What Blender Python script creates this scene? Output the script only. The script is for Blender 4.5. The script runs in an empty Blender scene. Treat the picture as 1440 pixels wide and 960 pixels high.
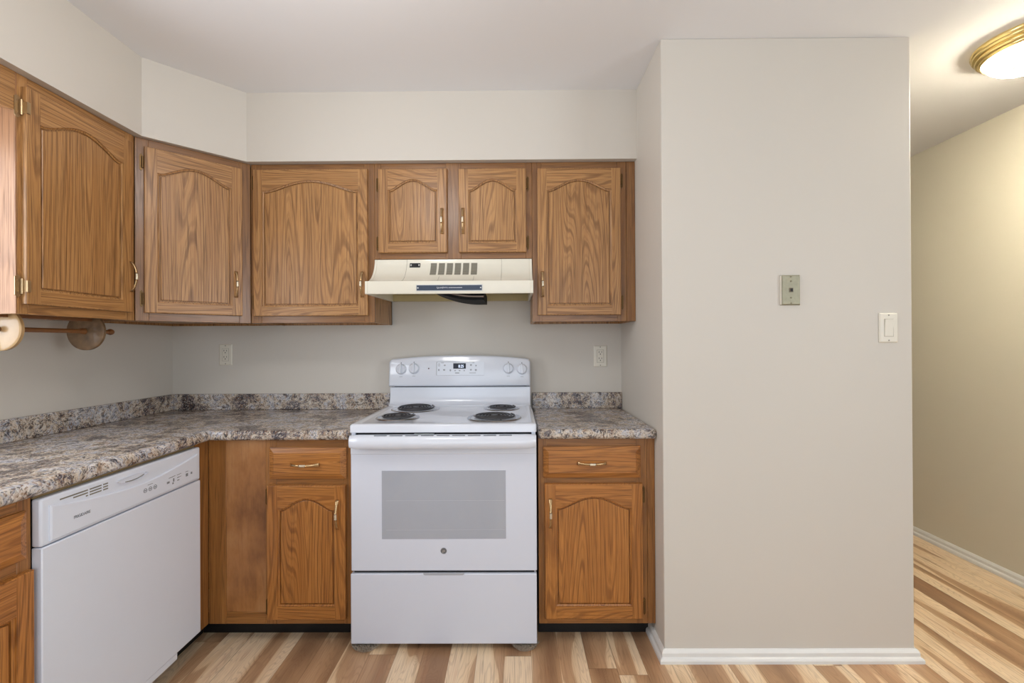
import bpy, bmesh, math, random
from mathutils import Matrix, Vector, noise as mnoise
random.seed(7)
PI = math.pi
S = bpy.context.scene
COL = S.collection

# ------------------------------------------------------------------ camera, exposure, light
CAM_H, CAM_D = 1.2437, 2.4759
def make_camera():
    yaw, pit, roll = -0.0063, 0.0025, -0.0055
    c, s = math.cos(yaw), math.sin(yaw)
    A = Matrix(((c, -s, 0), (s, c, 0), (0, 0, 1)))
    c, s = math.cos(pit), math.sin(pit)
    R = Matrix(((1, 0, 0), (0, c, s), (0, -s, c))) @ A
    c, s = math.cos(roll), math.sin(roll)
    right = R[0] * c + R[2] * s
    up = R[0] * -s + R[2] * c
    fwd = R[1]
    m = Matrix((right, up, -fwd)).transposed().to_4x4()
    m.translation = Vector((0, -CAM_D, CAM_H))
    cd = bpy.data.cameras.new('camera')
    cd.sensor_width = 36.0
    cd.lens = 640.44 / 1440 * 36.0
    cd.clip_start = 0.02
    co = bpy.data.objects.new('camera', cd)
    co.matrix_world = m
    COL.objects.link(co)
    S.camera = co
make_camera()
S.view_settings.view_transform = 'Standard'
S.view_settings.look = 'None'
S.view_settings.gamma = 1
S.view_settings.use_curve_mapping = False
S.view_settings.exposure = -0.12
S.cycles.use_denoising = True
S.cycles.max_bounces = 10
S.cycles.diffuse_bounces = 6
S.cycles.sample_clamp_indirect = 6

W = bpy.data.worlds.new('sky')
S.world = W
W.use_nodes = True
bg = W.node_tree.nodes['Background']
bg.inputs[0].default_value = (0.80, 0.90, 1.0, 1)
bg.inputs[1].default_value = 1.0

def area(name, loc, rot, sx, sy, power, col):
    l = bpy.data.lights.new(name, 'AREA')
    l.shape = 'RECTANGLE'; l.size = sx; l.size_y = sy; l.energy = power; l.color = col
    o = bpy.data.objects.new(name, l); o.location = loc; o.rotation_euler = rot
    COL.objects.link(o)
    return o
# daylight entering through the patio door behind the camera, the dining window and the window over the sink
area('daylight_patio_door', (0.15, -4.46, 1.15), (PI/2, 0, 0), 2.9, 1.95, 27, (0.87, 0.94, 1.0))
area('daylight_sink_window', (-1.88, -1.615, 1.52), (PI/2, 0, -PI/2), 0.86, 0.88, 16, (0.91, 0.95, 1.0))
area('daylight_dining_window', (2.575, -2.95, 1.45), (PI/2, 0, PI/2), 1.5, 1.2, 33, (0.87, 0.94, 1.0))
# the kitchen's own ceiling lamp, above and behind the frame's top edge
pl_ = bpy.data.lights.new('kitchen_lamp', 'POINT'); pl_.energy = 13; pl_.color = (1.0, .97, .93); pl_.shadow_soft_size = .14
po_ = bpy.data.objects.new('kitchen_lamp', pl_); po_.location = (-.55, -1.55, 2.20); COL.objects.link(po_)

# ------------------------------------------------------------------ room numbers
XL, XR = -1.8706, 0.5768
ZC = 2.429
ZU0, ZU1 = 1.343, 2.1040          # wall cabinets
ZCT = 0.888                        # counter top
XH = 2.564                         # hallway wall
YP, XP = -0.692, 1.548             # end of the partition
YF = -4.5                          # wall behind the camera

# ------------------------------------------------------------------ helpers
class MB:
    def __init__(self):
        self.v, self.f, self.m = [], [], []
    def add(self, vs, fs, mat=0):
        o = len(self.v)
        self.v += [tuple(p) for p in vs]
        for f in fs:
            self.f.append(tuple(i + o for i in f)); self.m.append(mat)
        return self
    def box(self, x0, x1, y0, y1, z0, z1, mat=0):
        vs = [(x, y, z) for x in (x0, x1) for y in (y0, y1) for z in (z0, z1)]
        return self.add(vs, [(0, 1, 3, 2), (4, 6, 7, 5), (0, 4, 5, 1), (2, 3, 7, 6), (0, 2, 6, 4), (1, 5, 7, 3)], mat)
    def prism(self, poly, a, b, axis='z', mat=0):
        def P(p, t):
            return {'z': (p[0], p[1], t), 'y': (p[0], t, p[1]), 'x': (t, p[0], p[1])}[axis]
        n = len(poly)
        vs = [P(p, a) for p in poly] + [P(p, b) for p in poly]
        fs = [tuple(range(n)), tuple(range(2 * n - 1, n - 1, -1))]
        fs += [(i, (i + 1) % n, n + (i + 1) % n, n + i) for i in range(n)]
        return self.add(vs, fs, mat)
    def loft(self, loops, mat=0, cap0=True, cap1=True, closed=True):
        n = len(loops[0]); vs = [p for l in loops for p in l]; fs = []
        for k in range(len(loops) - 1):
            for i in range(n if closed else n - 1):
                j = (i + 1) % n
                fs.append((k * n + i, k * n + j, (k + 1) * n + j, (k + 1) * n + i))
        if cap0: fs.append(tuple(range(n - 1, -1, -1)))
        if cap1: fs.append(tuple(range((len(loops) - 1) * n, len(loops) * n)))
        return self.add(vs, fs, mat)
    def tube(self, pts, r, n=8, mat=0, closed=False):
        pts = [Vector(p) for p in pts]; loops = []
        N = len(pts)
        rr = r if isinstance(r, (list, tuple)) else [r] * N
        prev = None
        for i, p in enumerate(pts):
            if closed: t = pts[(i + 1) % N] - pts[i - 1]
            else: t = pts[min(i + 1, N - 1)] - pts[max(i - 1, 0)]
            t.normalize()
            if prev is None:
                a = Vector((0, 0, 1)) if abs(t.z) < .9 else Vector((1, 0, 0))
            else: a = prev
            u = (a - t * a.dot(t)).normalized(); w = t.cross(u); prev = u
            loops.append([p + (u * math.cos(q * 2 * PI / n) + w * math.sin(q * 2 * PI / n)) * rr[i] for q in range(n)])
        if closed: loops.append(loops[0])
        return self.loft(loops, mat, not closed, not closed)
    def lathe(self, prof, c=(0, 0, 0), n=32, mat=0, axis='z', sx=1.0, sy=1.0):
        loops = []
        for (r, z) in prof:
            r = max(r, 1e-4)
            l = []
            for q in range(n):
                a, b = r * math.cos(2 * PI * q / n) * sx, r * math.sin(2 * PI * q / n) * sy
                l.append({'z': (c[0] + a, c[1] + b, c[2] + z), 'y': (c[0] + a, c[1] + z, c[2] + b), 'x': (c[0] + z, c[1] + a, c[2] + b)}[axis])
            loops.append(l)
        return self.loft(loops, mat)
    def build(self, name, mats, parent=None, bevel=0, seg=2, loc=None, rot=None, angle=35, limit=40):
        me = bpy.data.meshes.new(name)
        me.from_pydata(self.v, [], self.f)
        mats = mats if isinstance(mats, (list, tuple)) else [mats]
        for m in mats: me.materials.append(m)
        me.polygons.foreach_set('material_index', self.m)
        bm = bmesh.new(); bm.from_mesh(me)
        bmesh.ops.recalc_face_normals(bm, faces=bm.faces)
        bm.to_mesh(me); bm.free()
        me.polygons.foreach_set('use_smooth', [True] * len(me.polygons))
        me.set_sharp_from_angle(angle=math.radians(angle))
        o = bpy.data.objects.new(name, me)
        COL.objects.link(o)
        if parent: o.parent = parent
        if loc: o.location = loc
        if rot: o.rotation_euler = rot
        if bevel:
            b = o.modifiers.new('bevel', 'BEVEL'); b.width = bevel; b.segments = seg
            b.limit_method = 'ANGLE'; b.angle_limit = math.radians(limit); b.harden_normals = False
        return o

def tag(o, label, cat, group=None):
    o['label'] = label; o['category'] = cat
    if group: o['group'] = group
    return o
def thing(name, label, cat, loc=(0, 0, 0), rz=0, group=None):
    o = bpy.data.objects.new(name, None); COL.objects.link(o)
    o.empty_display_size = .1
    o.location = loc; o.rotation_euler = (0, 0, rz)
    return tag(o, label, cat, group)
def struct(mb, name, mat, **k):
    o = mb.build(name, mat, **k); o['kind'] = 'structure'; return o
def lettering(name, body, size, mat, parent, loc, rot=(PI / 2, 0, 0), sx=1.0, align='CENTER', depth=.0003, shear=0):
    cu = bpy.data.curves.new('text', 'FONT'); cu.body = body; cu.size = size; cu.extrude = depth
    cu.align_x = align; cu.align_y = 'CENTER'; cu.shear = shear
    t = bpy.data.objects.new('text', cu); COL.objects.link(t)
    dg = bpy.context.evaluated_depsgraph_get()
    me = bpy.data.meshes.new_from_object(t.evaluated_get(dg))
    bpy.data.objects.remove(t)
    me.materials.clear(); me.materials.append(mat)
    o = bpy.data.objects.new(name, me); COL.objects.link(o)
    o.parent = parent; o.location = loc; o.rotation_euler = rot; o.scale = (sx, 1, 1)
    return o

# ------------------------------------------------------------------ materials
def srgb(r, g, b):
    f = lambda c: (c / 12.92 if c <= .04045 else ((c + .055) / 1.055) ** 2.4)
    return (f(r / 255), f(g / 255), f(b / 255), 1)
class NT:
    def __init__(self, name):
        self.m = bpy.data.materials.new(name); self.m.use_nodes = True
        self.t = self.m.node_tree; self.b = self.t.nodes['Principled BSDF']
    def n(self, typ, **k):
        x = self.t.nodes.new(typ)
        for a, v in k.items(): setattr(x, a, v)
        return x
    def put(self, sock, v):
        if isinstance(v, bpy.types.NodeSocket): self.t.links.new(v, sock)
        else: sock.default_value = v
    def math(self, op, a, b=0.0, c=None, clamp=False):
        x = self.n('ShaderNodeMath', operation=op, use_clamp=clamp)
        self.put(x.inputs[0], a); self.put(x.inputs[1], b)
        if c is not None: self.put(x.inputs[2], c)
        return x.outputs[0]
    def vmath(self, op, a, b):
        x = self.n('ShaderNodeVectorMath', operation=op)
        self.put(x.inputs[0], a); self.put(x.inputs[1], b); return x.outputs[0]
    def noise(self, vec, scale=1, detail=2, rough=.5, dist=0):
        x = self.n('ShaderNodeTexNoise'); self.put(x.inputs['Vector'], vec)
        x.inputs['Scale'].default_value = scale; x.inputs['Detail'].default_value = detail
        x.inputs['Roughness'].default_value = rough; x.inputs['Distortion'].default_value = dist
        return x.outputs['Fac']
    def ramp(self, fac, stops, interp='LINEAR'):
        x = self.n('ShaderNodeValToRGB'); self.put(x.inputs[0], fac); r = x.color_ramp; r.interpolation = interp
        while len(r.elements) < len(stops): r.elements.new(.5)
        for e, (p, c) in zip(r.elements, stops):
            e.position = p; e.color = c if len(c) == 4 else (*c, 1)
        return x.outputs[0]
    def mix(self, fac, a, b, typ='MIX'):
        x = self.n('ShaderNodeMix', data_type='RGBA', blend_type=typ)
        self.put(x.inputs[0], fac); self.put(x.inputs[6], a); self.put(x.inputs[7], b); return x.outputs[2]
    def step(self, v, lo, hi):
        x = self.n('ShaderNodeMapRange', interpolation_type='SMOOTHSTEP')
        self.put(x.inputs[0], v); x.inputs[1].default_value = lo; x.inputs[2].default_value = hi
        return x.outputs[0]
    def bump(self, h, strength, dist=.001):
        x = self.n('ShaderNodeBump'); self.put(x.inputs['Height'], h)
        x.inputs['Strength'].default_value = strength; x.inputs['Distance'].default_value = dist
        self.t.links.new(x.outputs[0], self.b.inputs['Normal'])
    def set(self, **k):
        names = dict(col='Base Color', rough='Roughness', metal='Metallic', coat='Coat Weight', coatr='Coat Roughness', spec='Specular IOR Level', em='Emission Color', ems='Emission Strength')
        for a, v in k.items(): self.put(self.b.inputs[names[a]], v)
        return self.m
def plain(name, rgb, rough=.5, metal=0, coat=0, spec=.5, vary=0.03, scale=30):
    t = NT(name)
    tc = t.n('ShaderNodeTexCoord').outputs['Object']
    c = srgb(*rgb)
    nz = t.noise(tc, scale, 3)
    dark = tuple(x * (1 - vary * 2) for x in c[:3]) + (1,)
    t.set(col=t.mix(nz, dark, c), rough=rough, metal=metal, coat=coat, spec=spec)
    return t.m
def paint(name, rgb, rough=.55):
    t = NT(name)
    geo = t.n('ShaderNodeNewGeometry').outputs['Position']
    nz = t.noise(geo, 1.3, 3)
    c = srgb(*rgb)
    t.set(col=t.mix(nz, tuple(x * .97 for x in c[:3]) + (1,), tuple(min(1, x * 1.02) for x in c[:3]) + (1,)), rough=rough, spec=.35)
    t.bump(t.noise(geo, 260, 2), .06, .0006)
    return t.m
def oak(name, axis, light, mid, dark, rough=.36, contour=46, sheen=.25, cath=1.0):
    t = NT(name)
    tc = t.n('ShaderNodeTexCoord').outputs['Object']
    sp = t.n('ShaderNodeSeparateXYZ'); t.put(sp.inputs[0], tc)
    cb = t.n('ShaderNodeCombineXYZ')
    order = {'z': (0, 1, 2), 'x': (2, 1, 0), 'y': (0, 2, 1)}[axis]
    for i, o in enumerate(order): t.put(cb.inputs[i], sp.outputs[o])
    rnd = t.n('ShaderNodeObjectInfo').outputs['Random']
    off = t.vmath('MULTIPLY', (11.3, 5.7, 17.9), t.vmath('MULTIPLY', (1, 1, 1), rnd))
    L = t.vmath('ADD', cb.outputs[0], off)
    n1 = t.noise(t.vmath('MULTIPLY', L, (7.5, 7.5, .50)), 1, 1.2, .4)
    jit = t.math('MULTIPLY', t.noise(t.vmath('MULTIPLY', L, (60, 60, 3.0)), 1, 2, .5), .020)
    nn = t.math('ADD', n1, jit)
    w = t.math('SINE', t.math('MULTIPLY', nn, contour * 3.6))
    line = t.step(w, .35, 1.0)
    line2 = t.step(t.math('SINE', t.math('MULTIPLY', nn, contour * 8)), .1, 1)
    pores = t.step(t.noise(t.vmath('MULTIPLY', L, (300, 300, 6)), 1, 2, .6), .50, .68)
    streak = t.noise(t.vmath('MULTIPLY', L, (95, 95, 1.4)), 1, 3, .65)
    broad = t.noise(t.vmath('MULTIPLY', L, (4, 4, 1.2)), 1, 2, .5)
    c = t.mix(t.step(streak, .3, .72), srgb(*light), srgb(*mid))
    c = t.mix(t.math('MULTIPLY', t.step(broad, .4, .75), .35), c, srgb(*mid))
    c = t.mix(t.math('MULTIPLY', line, .52 * cath), c, srgb(*dark))
    c = t.mix(t.math('MULTIPLY', line2, .22), c, srgb(*dark))
    pd = tuple(x * .62 for x in srgb(*dark)[:3]) + (1,)
    c = t.mix(t.math('MULTIPLY', pores, .55), c, pd)
    t.set(col=c, rough=t.math('ADD', t.math('MULTIPLY', pores, .18), rough), coat=sheen, coatr=.28, spec=.4)
    t.bump(t.math('MULTIPLY', pores, -1.0), .16, .0006)
    return t.m

M = {}
M['wall'] = paint('wall_paint', (209, 204, 196))
M['ceiling'] = paint('ceiling_paint', (233, 234, 237), .7)
M['hall'] = paint('wall_paint_lamp_warmed', (214, 209, 194))  # same wall paint, with the hallway's warm light mixed into the colour
M['trim'] = plain('white_trim_paint', (232, 232, 230), .35)
UP = ((184, 139, 88), (166, 119, 70), (108, 70, 38))
LO = ((184, 124, 62), (164, 104, 46), (106, 60, 24))  # same finish as UP; the warmer light low down is put into the colour
M['oak_v'] = oak('oak_upright_grain', 'z', *UP)
M['oak_h'] = oak('oak_level_grain', 'x', *UP)
FR = ((150, 107, 64), (134, 92, 53), (96, 60, 33))
M['frame_v'] = oak('oak_frame_upright', 'z', *FR, rough=.28, contour=20, sheen=.4, cath=.6)
M['frame_h'] = oak('oak_frame_level', 'x', *FR, rough=.28, contour=20, sheen=.4, cath=.6)
M['low_v'] = oak('lower_oak_upright_grain', 'z', *LO)
M['low_h'] = oak('lower_oak_level_grain', 'x', *LO)
LF = ((162, 112, 60), (145, 95, 47), (98, 60, 28))  # frame finish as FR, low warm light put into the colour
M['lowframe_v'] = oak('lower_oak_frame_upright', 'z', *LF, rough=.34, contour=20, cath=.6)
M['lowframe_h'] = oak('lower_oak_frame_level', 'x', *LF, rough=.34, contour=20, cath=.6)
M['side'] = oak('pale_veneer_end', 'z', (172, 128, 92), (156, 112, 78), (124, 84, 56), rough=.46, contour=16, sheen=.22, cath=.5)
M['carcass'] = plain('cabinet_interior_brown', (104, 66, 40), .5, vary=.15, scale=14)

def worn_ply():
    t = NT('worn_plywood')
    tc = t.n('ShaderNodeTexCoord').outputs['Object']
    n1 = t.noise(t.vmath('MULTIPLY', tc, (7, 7, 3)), 1, 5, .6)
    n2 = t.noise(t.vmath('MULTIPLY', tc, (120, 120, 9)), 1, 3, .6)
    c = t.ramp(n1, [(.33, srgb(118, 74, 36)), (.5, srgb(158, 106, 58)), (.66, srgb(176, 128, 80))])
    c = t.mix(t.math('MULTIPLY', t.step(n2, .5, .75), .35), c, srgb(110, 70, 38))
    t.set(col=c, rough=.42, coat=.2, coatr=.3)
    return t.m
M['ply'] = worn_ply()

def laminate():
    t = NT('granite_pattern_laminate')
    p = t.n('ShaderNodeNewGeometry').outputs['Position']
    warp = t.n('ShaderNodeTexNoise'); t.put(warp.inputs['Vector'], p); warp.inputs['Scale'].default_value = 9; warp.inputs['Detail'].default_value = 3
    pw = t.vmath('ADD', p, t.vmath('MULTIPLY', warp.outputs['Color'], (.09, .09, .09)))
    big = t.noise(pw, 6.0, 6, .72)
    c = t.ramp(big, [(.36, srgb(44, 40, 44)), (.435, srgb(104, 98, 104)), (.46, srgb(166, 150, 134)), (.50, srgb(206, 194, 178)), (.545, srgb(164, 168, 182)), (.60, srgb(222, 218, 214)), (.66, srgb(168, 146, 126)), (.76, srgb(88, 78, 78))])
    mid = t.noise(pw, 42, 5, .7)
    c = t.mix(t.math('MULTIPLY', t.step(mid, .54, .68), .65), c, srgb(208, 196, 182))
    c = t.mix(t.math('MULTIPLY', t.step(mid, .485, .38), .85), c, srgb(54, 48, 52))
    v = t.n('ShaderNodeTexVoronoi'); t.put(v.inputs['Vector'], pw); v.inputs['Scale'].default_value = 230
    sp = t.n('ShaderNodeSeparateColor'); t.put(sp.inputs[0], v.outputs['Color'])
    c = t.mix(t.math('MULTIPLY', t.step(sp.outputs[0], .74, .80), .65), c, srgb(46, 44, 50))
    c = t.mix(t.math('MULTIPLY', t.step(sp.outputs[1], .76, .82), .6), c, srgb(206, 198, 188))
    c = t.mix(t.math('MULTIPLY', t.step(sp.outputs[2], .80, .86), .5), c, srgb(140, 104, 76))
    fine = t.noise(p, 260, 2, .6)
    c = t.mix(t.math('MULTIPLY', t.step(fine, .58, .72), .35), c, srgb(52, 48, 50))
    t.set(col=c, rough=.27, spec=.5)
    t.bump(fine, .05, .0006)
    return t.m
M['laminate'] = laminate()

def planks():
    t = NT('hickory_plank_floor')
    p = t.n('ShaderNodeNewGeometry').outputs['Position']
    sp = t.n('ShaderNodeSeparateXYZ'); t.put(sp.inputs[0], p)
    pw = .108
    xs = t.math('DIVIDE', t.math('ADD', sp.outputs[0], 20.03), pw)
    i = t.math('FLOOR', xs); fx = t.math('FRACT', xs)
    wn = t.n('ShaderNodeTexWhiteNoise', noise_dimensions='1D'); t.put(wn.inputs['W'], i)
    ys = t.math('DIVIDE', t.math('ADD', t.math('ADD', sp.outputs[1], 30.0), t.math('MULTIPLY', wn.outputs['Value'], 6.1)), 1.75)
    j = t.math('FLOOR', ys); fy = t.math('FRACT', ys)
    cb = t.n('ShaderNodeCombineXYZ'); t.put(cb.inputs[0], i); t.put(cb.inputs[1], j)
    w2 = t.n('ShaderNodeTexWhiteNoise', noise_dimensions='2D'); t.put(w2.inputs['Vector'], cb.outputs[0])
    rs = t.n('ShaderNodeSeparateColor'); t.put(rs.inputs[0], w2.outputs['Color'])
    off = t.vmath('MULTIPLY', w2.outputs['Color'], (37, 53, 71))
    L = t.vmath('ADD', p, off)
    # knots bend the grain around them
    kv = t.n('ShaderNodeTexVoronoi'); t.put(kv.inputs['Vector'], t.vmath('MULTIPLY', L, (7.0, 2.4, 0))); kv.inputs['Scale'].default_value = 1
    ksp = t.n('ShaderNodeSeparateColor'); t.put(ksp.inputs[0], kv.outputs['Color'])
    gate = t.step(ksp.outputs[0], .50, .52)
    kd = kv.outputs['Distance']
    halo = t.math('MULTIPLY', t.step(kd, .42, .04), gate)
    kdn = t.math('ADD', kd, t.math('MULTIPLY', t.math('SUBTRACT', t.noise(t.vmath('MULTIPLY', L, (60, 26, 1)), 1, 3, .6), .5), .22))
    core = t.math('MULTIPLY', t.step(kdn, .15, .05), gate)
    heart = t.noise(t.vmath('MULTIPLY', L, (9, .85, 1)), 1, 1.5, .4)
    heart = t.math('ADD', t.math('MULTIPLY', t.math('SUBTRACT', heart, .5), 1.5), .5)
    hv = t.math('ADD', t.math('ADD', heart, t.math('MULTIPLY', t.math('SUBTRACT', rs.outputs[0], .5), .26)), t.math('MULTIPLY', halo, .16))
    c = t.ramp(hv, [(.40, srgb(234, 210, 178)), (.492, srgb(226, 197, 160)), (.508, srgb(192, 156, 122)), (.62, srgb(178, 142, 108)), (.80, srgb(150, 116, 88))])
    g1 = t.noise(t.vmath('MULTIPLY', L, (9, 1.3, 1)), 1, 2, .5)
    ring = t.step(t.math('SINE', t.math('MULTIPLY', t.math('ADD', g1, t.math('MULTIPLY', halo, .30)), 230)), .2, 1)
    c = t.mix(t.math('MULTIPLY', ring, .17), c, srgb(120, 82, 56))
    crack = t.step(t.noise(t.vmath('MULTIPLY', L, (26, 1.6, 1)), 1, 3, .6), .66, .74)
    c = t.mix(t.math('MULTIPLY', crack, .45), c, srgb(96, 64, 46))
    fine = t.noise(t.vmath('MULTIPLY', L, (170, 5, 1)), 1, 3, .6)
    c = t.mix(t.math('MULTIPLY', t.step(fine, .48, .72), .38), c, srgb(128, 90, 64))
    mott = t.noise(t.vmath('MULTIPLY', L, (22, 3, 1)), 1, 3, .6)
    c = t.mix(t.math('MULTIPLY', t.step(mott, .55, .8), .3), c, srgb(196, 140, 100))
    c = t.mix(t.math('MULTIPLY', halo, .30), c, srgb(128, 84, 56))
    c = t.mix(t.math('MULTIPLY', core, .8), c, srgb(64, 38, 26))
    ex = t.math('GREATER_THAN', t.math('ABSOLUTE', t.math('SUBTRACT', fx, .5)), .489)
    ey = t.math('GREATER_THAN', t.math('ABSOLUTE', t.math('SUBTRACT', fy, .5)), .4992)
    e = t.math('MAXIMUM', ex, ey)
    c = t.mix(t.math('MULTIPLY', e, .42), c, srgb(96, 66, 46))
    t.set(col=c, rough=.36, spec=.4)
    t.bump(t.math('MULTIPLY', e, -1), .2, .001)
    return t.m
M['floor'] = planks()

M['enamel'] = plain('white_enamel', (220, 225, 236), .22, coat=.5, vary=.008)
M['enamel_door'] = plain('white_appliance_panel', (214, 219, 232), .32, coat=.3, vary=.008)
M['dw'] = plain('white_plastic_panel', (219, 225, 238), .34, coat=.2, vary=.008)
M['almond'] = plain('almond_enamel', (230, 226, 211), .3, coat=.4, vary=.02)
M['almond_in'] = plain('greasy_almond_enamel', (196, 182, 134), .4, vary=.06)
M['seam'] = plain('fine_seam_grey', (150, 146, 132), .6)
M['vent_dark'] = plain('vent_shadow_grey', (120, 116, 104), .7)
M['black'] = plain('black_toe_board', (14, 13, 14), .45)
M['dark'] = plain('dark_gap', (24, 26, 30), .6)
M['navy'] = plain('navy_name_plate', (58, 68, 86), .35, metal=.3)
M['silver'] = plain('brushed_silver', (206, 206, 204), .3, metal=.9)
M['chrome'] = plain('chrome_drip_pan', (196, 196, 200), .18, metal=1)
M['coil'] = plain('charcoal_coil', (74, 74, 78), .40, metal=.4, vary=.1)
M['glass_win'] = plain('grey_dotted_oven_glass', (168, 173, 184), .2, coat=.8, vary=.02, scale=8)
M['print'] = plain('grey_print', (128, 132, 138), .6)
M['print_dark'] = plain('dark_grey_print', (84, 90, 98), .6)
M['print_white'] = plain('white_print', (226, 228, 232), .6)
M['brass'] = plain('antique_brass', (196, 166, 124), .25, metal=.9, vary=.1)
M['bead'] = plain('satin_pale_brass', (226, 214, 190), .25, metal=.7)
M['hinge'] = plain('darkened_brass', (112, 86, 54), .35, metal=.85, vary=.15)
M['hinge_pale'] = plain('worn_brass_plate', (184, 158, 122), .32, metal=.85, vary=.15)
M['ivory'] = plain('ivory_plastic', (226, 221, 208), .35, vary=.01)
M['ivory_edge'] = plain('ivory_plastic_shadow_line', (150, 144, 132), .5)
M['slot'] = plain('socket_slot_black', (34, 32, 30), .6)
M['steelplate'] = plain('aged_steel_plate', (158, 154, 132), .45, metal=.4, vary=.16, scale=60)
M['polished_brass'] = plain('polished_brass', (250, 226, 156), .22, metal=.8)
M['disc_pale'] = plain('pale_varnished_wood', (196, 160, 112), .35, coat=.5, vary=.22, scale=16)
M['disc_dark'] = plain('smoky_stained_wood', (146, 114, 80), .5, coat=.1, vary=.46, scale=30)
M['rod'] = plain('brown_dowel_wood', (138, 90, 50), .4, coat=.3, vary=.15)
M['filter'] = plain('blackened_filter', (8, 7, 7), .7, spec=.2)
M['filter_edge'] = plain('tarnished_filter_edge', (128, 112, 100), .4, metal=.6)
M['pile'] = plain('beige_carpet_pile', (190, 176, 158), .9, vary=.3, scale=200)
M['glass_pane'] = None
def emis(name, col, strength, base):
    t = NT(name); t.set(col=base, em=col, ems=strength, rough=.4); return t.m
M['display'] = plain('dark_display_glass', (16, 24, 46), .35)
M['digit'] = emis('lit_digits', (.78, .86, 1, 1), 1.3, (.5, .6, .8, 1))
def dome_glass():
    t = NT('lit_etched_glass')
    p = t.n('ShaderNodeTexCoord').outputs['Object']
    nz = t.noise(p, 26, 2, .5, 1.2)
    k = t.step(nz, .58, .63)
    t.set(col=srgb(250, 246, 232), em=(1, .90, .70, 1), ems=t.math('SUBTRACT', 135, t.math('MULTIPLY', k, 134.1)), rough=.3)
    return t.m
M['dome'] = dome_glass()
t = NT('window_glass'); t.b.inputs['Transmission Weight'].default_value = 1; t.set(col=(1, 1, 1, 1), rough=.0); M['glass_pane'] = t.m

# ------------------------------------------------------------------ the room
HE = 3.2                                                        # far end of the hallway
struct(MB().box(XL - .2, XH + .2, YF - .2, HE + .2, -.12, 0), 'floor', M['floor'])
struct(MB().box(XL - .2, XH + .2, YF - .2, HE + .2, ZC, ZC + .1), 'ceiling', M['ceiling'])
struct(MB().box(XL, XR, 0, .12, 0, ZC), 'wall_back', M['wall'])
# left wall with the opening over the sink
wy0, wy1, wz0, wz1 = -2.08, -1.15, 1.05, 1.99
w = MB()
w.box(XL - .12, XL, YF, wy0, 0, ZC).box(XL - .12, XL, wy1, .12, 0, ZC)
w.box(XL - .12, XL, wy0, wy1, 0, wz0).box(XL - .12, XL, wy0, wy1, wz1, ZC)
struct(w, 'wall_left', M['wall'])
struct(MB().box(XR, XP, YP, HE, 0, ZC), 'wall_partition', M['wall'], bevel=.004, seg=3)
qy0, qy1, qz0, qz1 = -3.75, -2.15, .82, 2.08
w = MB()
w.box(XH, XH + .12, YF, qy0, 0, ZC).box(XH, XH + .12, qy1, HE + .12, 0, ZC)
w.box(XH, XH + .12, qy0, qy1, 0, qz0).box(XH, XH + .12, qy0, qy1, qz1, ZC)
struct(w, 'wall_hall', M['hall'])
struct(MB().box(XP, XH, HE, HE + .12, 0, ZC), 'wall_hall_end', M['hall'])
dx0, dx1, dz1 = -1.4, 1.7, 2.16
w = MB()
w.box(XL - .12, dx0, YF - .12, YF, 0, ZC).box(dx1, XH + .12, YF - .12, YF, 0, ZC).box(dx0, dx1, YF - .12, YF, dz1, ZC)
struct(w, 'wall_front', M['wall'])
# window and patio door frames (behind the camera)
def glazed(name, parts, pane):
    f = MB()
    for b in parts: f.box(*b)
    o = struct(f, name, M['trim'], bevel=.004)
    g = MB().box(*pane).build('pane', M['glass_pane'], o)
    return o
y0, y1 = YF - .10, YF - .04
glazed('door_1', [(dx0, dx0 + .06, y0, y1, 0, dz1), (dx1 - .06, dx1, y0, y1, 0, dz1), (dx0 + .06, dx1 - .06, y0, y1, dz1 - .06, dz1),
                  (dx0 + .06, dx1 - .06, y0, y1, 0, .08), ((dx0 + dx1) / 2 - .04, (dx0 + dx1) / 2 + .04, y0, y1, .08, dz1 - .06)],
       (dx0 + .05, dx1 - .05, YF - .075, YF - .069, .07, dz1 - .05))
x0, x1 = XL - .10, XL - .04
glazed('window_1', [(x0, x1, wy0, wy0 + .05, wz0, wz1), (x0, x1, wy1 - .05, wy1, wz0, wz1), (x0, x1, wy0 + .05, wy1 - .05, wz1 - .05, wz1),
                    (x0, x1, wy0 + .05, wy1 - .05, wz0, wz0 + .05), (x0, x1, wy0 + .05, wy1 - .05, 1.50, 1.54)],
       (XL - .075, XL - .069, wy0 + .04, wy1 - .04, wz0 + .04, wz1 - .04))
x0, x1 = XH + .05, XH + .11
glazed('window_2', [(x0, x1, qy0, qy0 + .05, qz0, qz1), (x0, x1, qy1 - .05, qy1, qz0, qz1), (x0, x1, qy0 + .05, qy1 - .05, qz1 - .05, qz1),
                    (x0, x1, qy0 + .05, qy1 - .05, qz0, qz0 + .05), (x0, x1, (qy0 + qy1) / 2 - .02, (qy0 + qy1) / 2 + .02, qz0 + .05, qz1 - .05)],
       (XH + .075, XH + .081, qy0 + .04, qy1 - .04, qz0 + .04, qz1 - .04))
# dropped soffit over the wall cabinets
DS = .337
struct(MB().prism([(XR, 0), (XL, 0), (XL, YF), (XL + DS, YF), (XL + DS, -.61), (XL + .61, -DS), (XR, -DS)], ZU1, ZC), 'ceiling_soffit', M['wall'])

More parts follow.
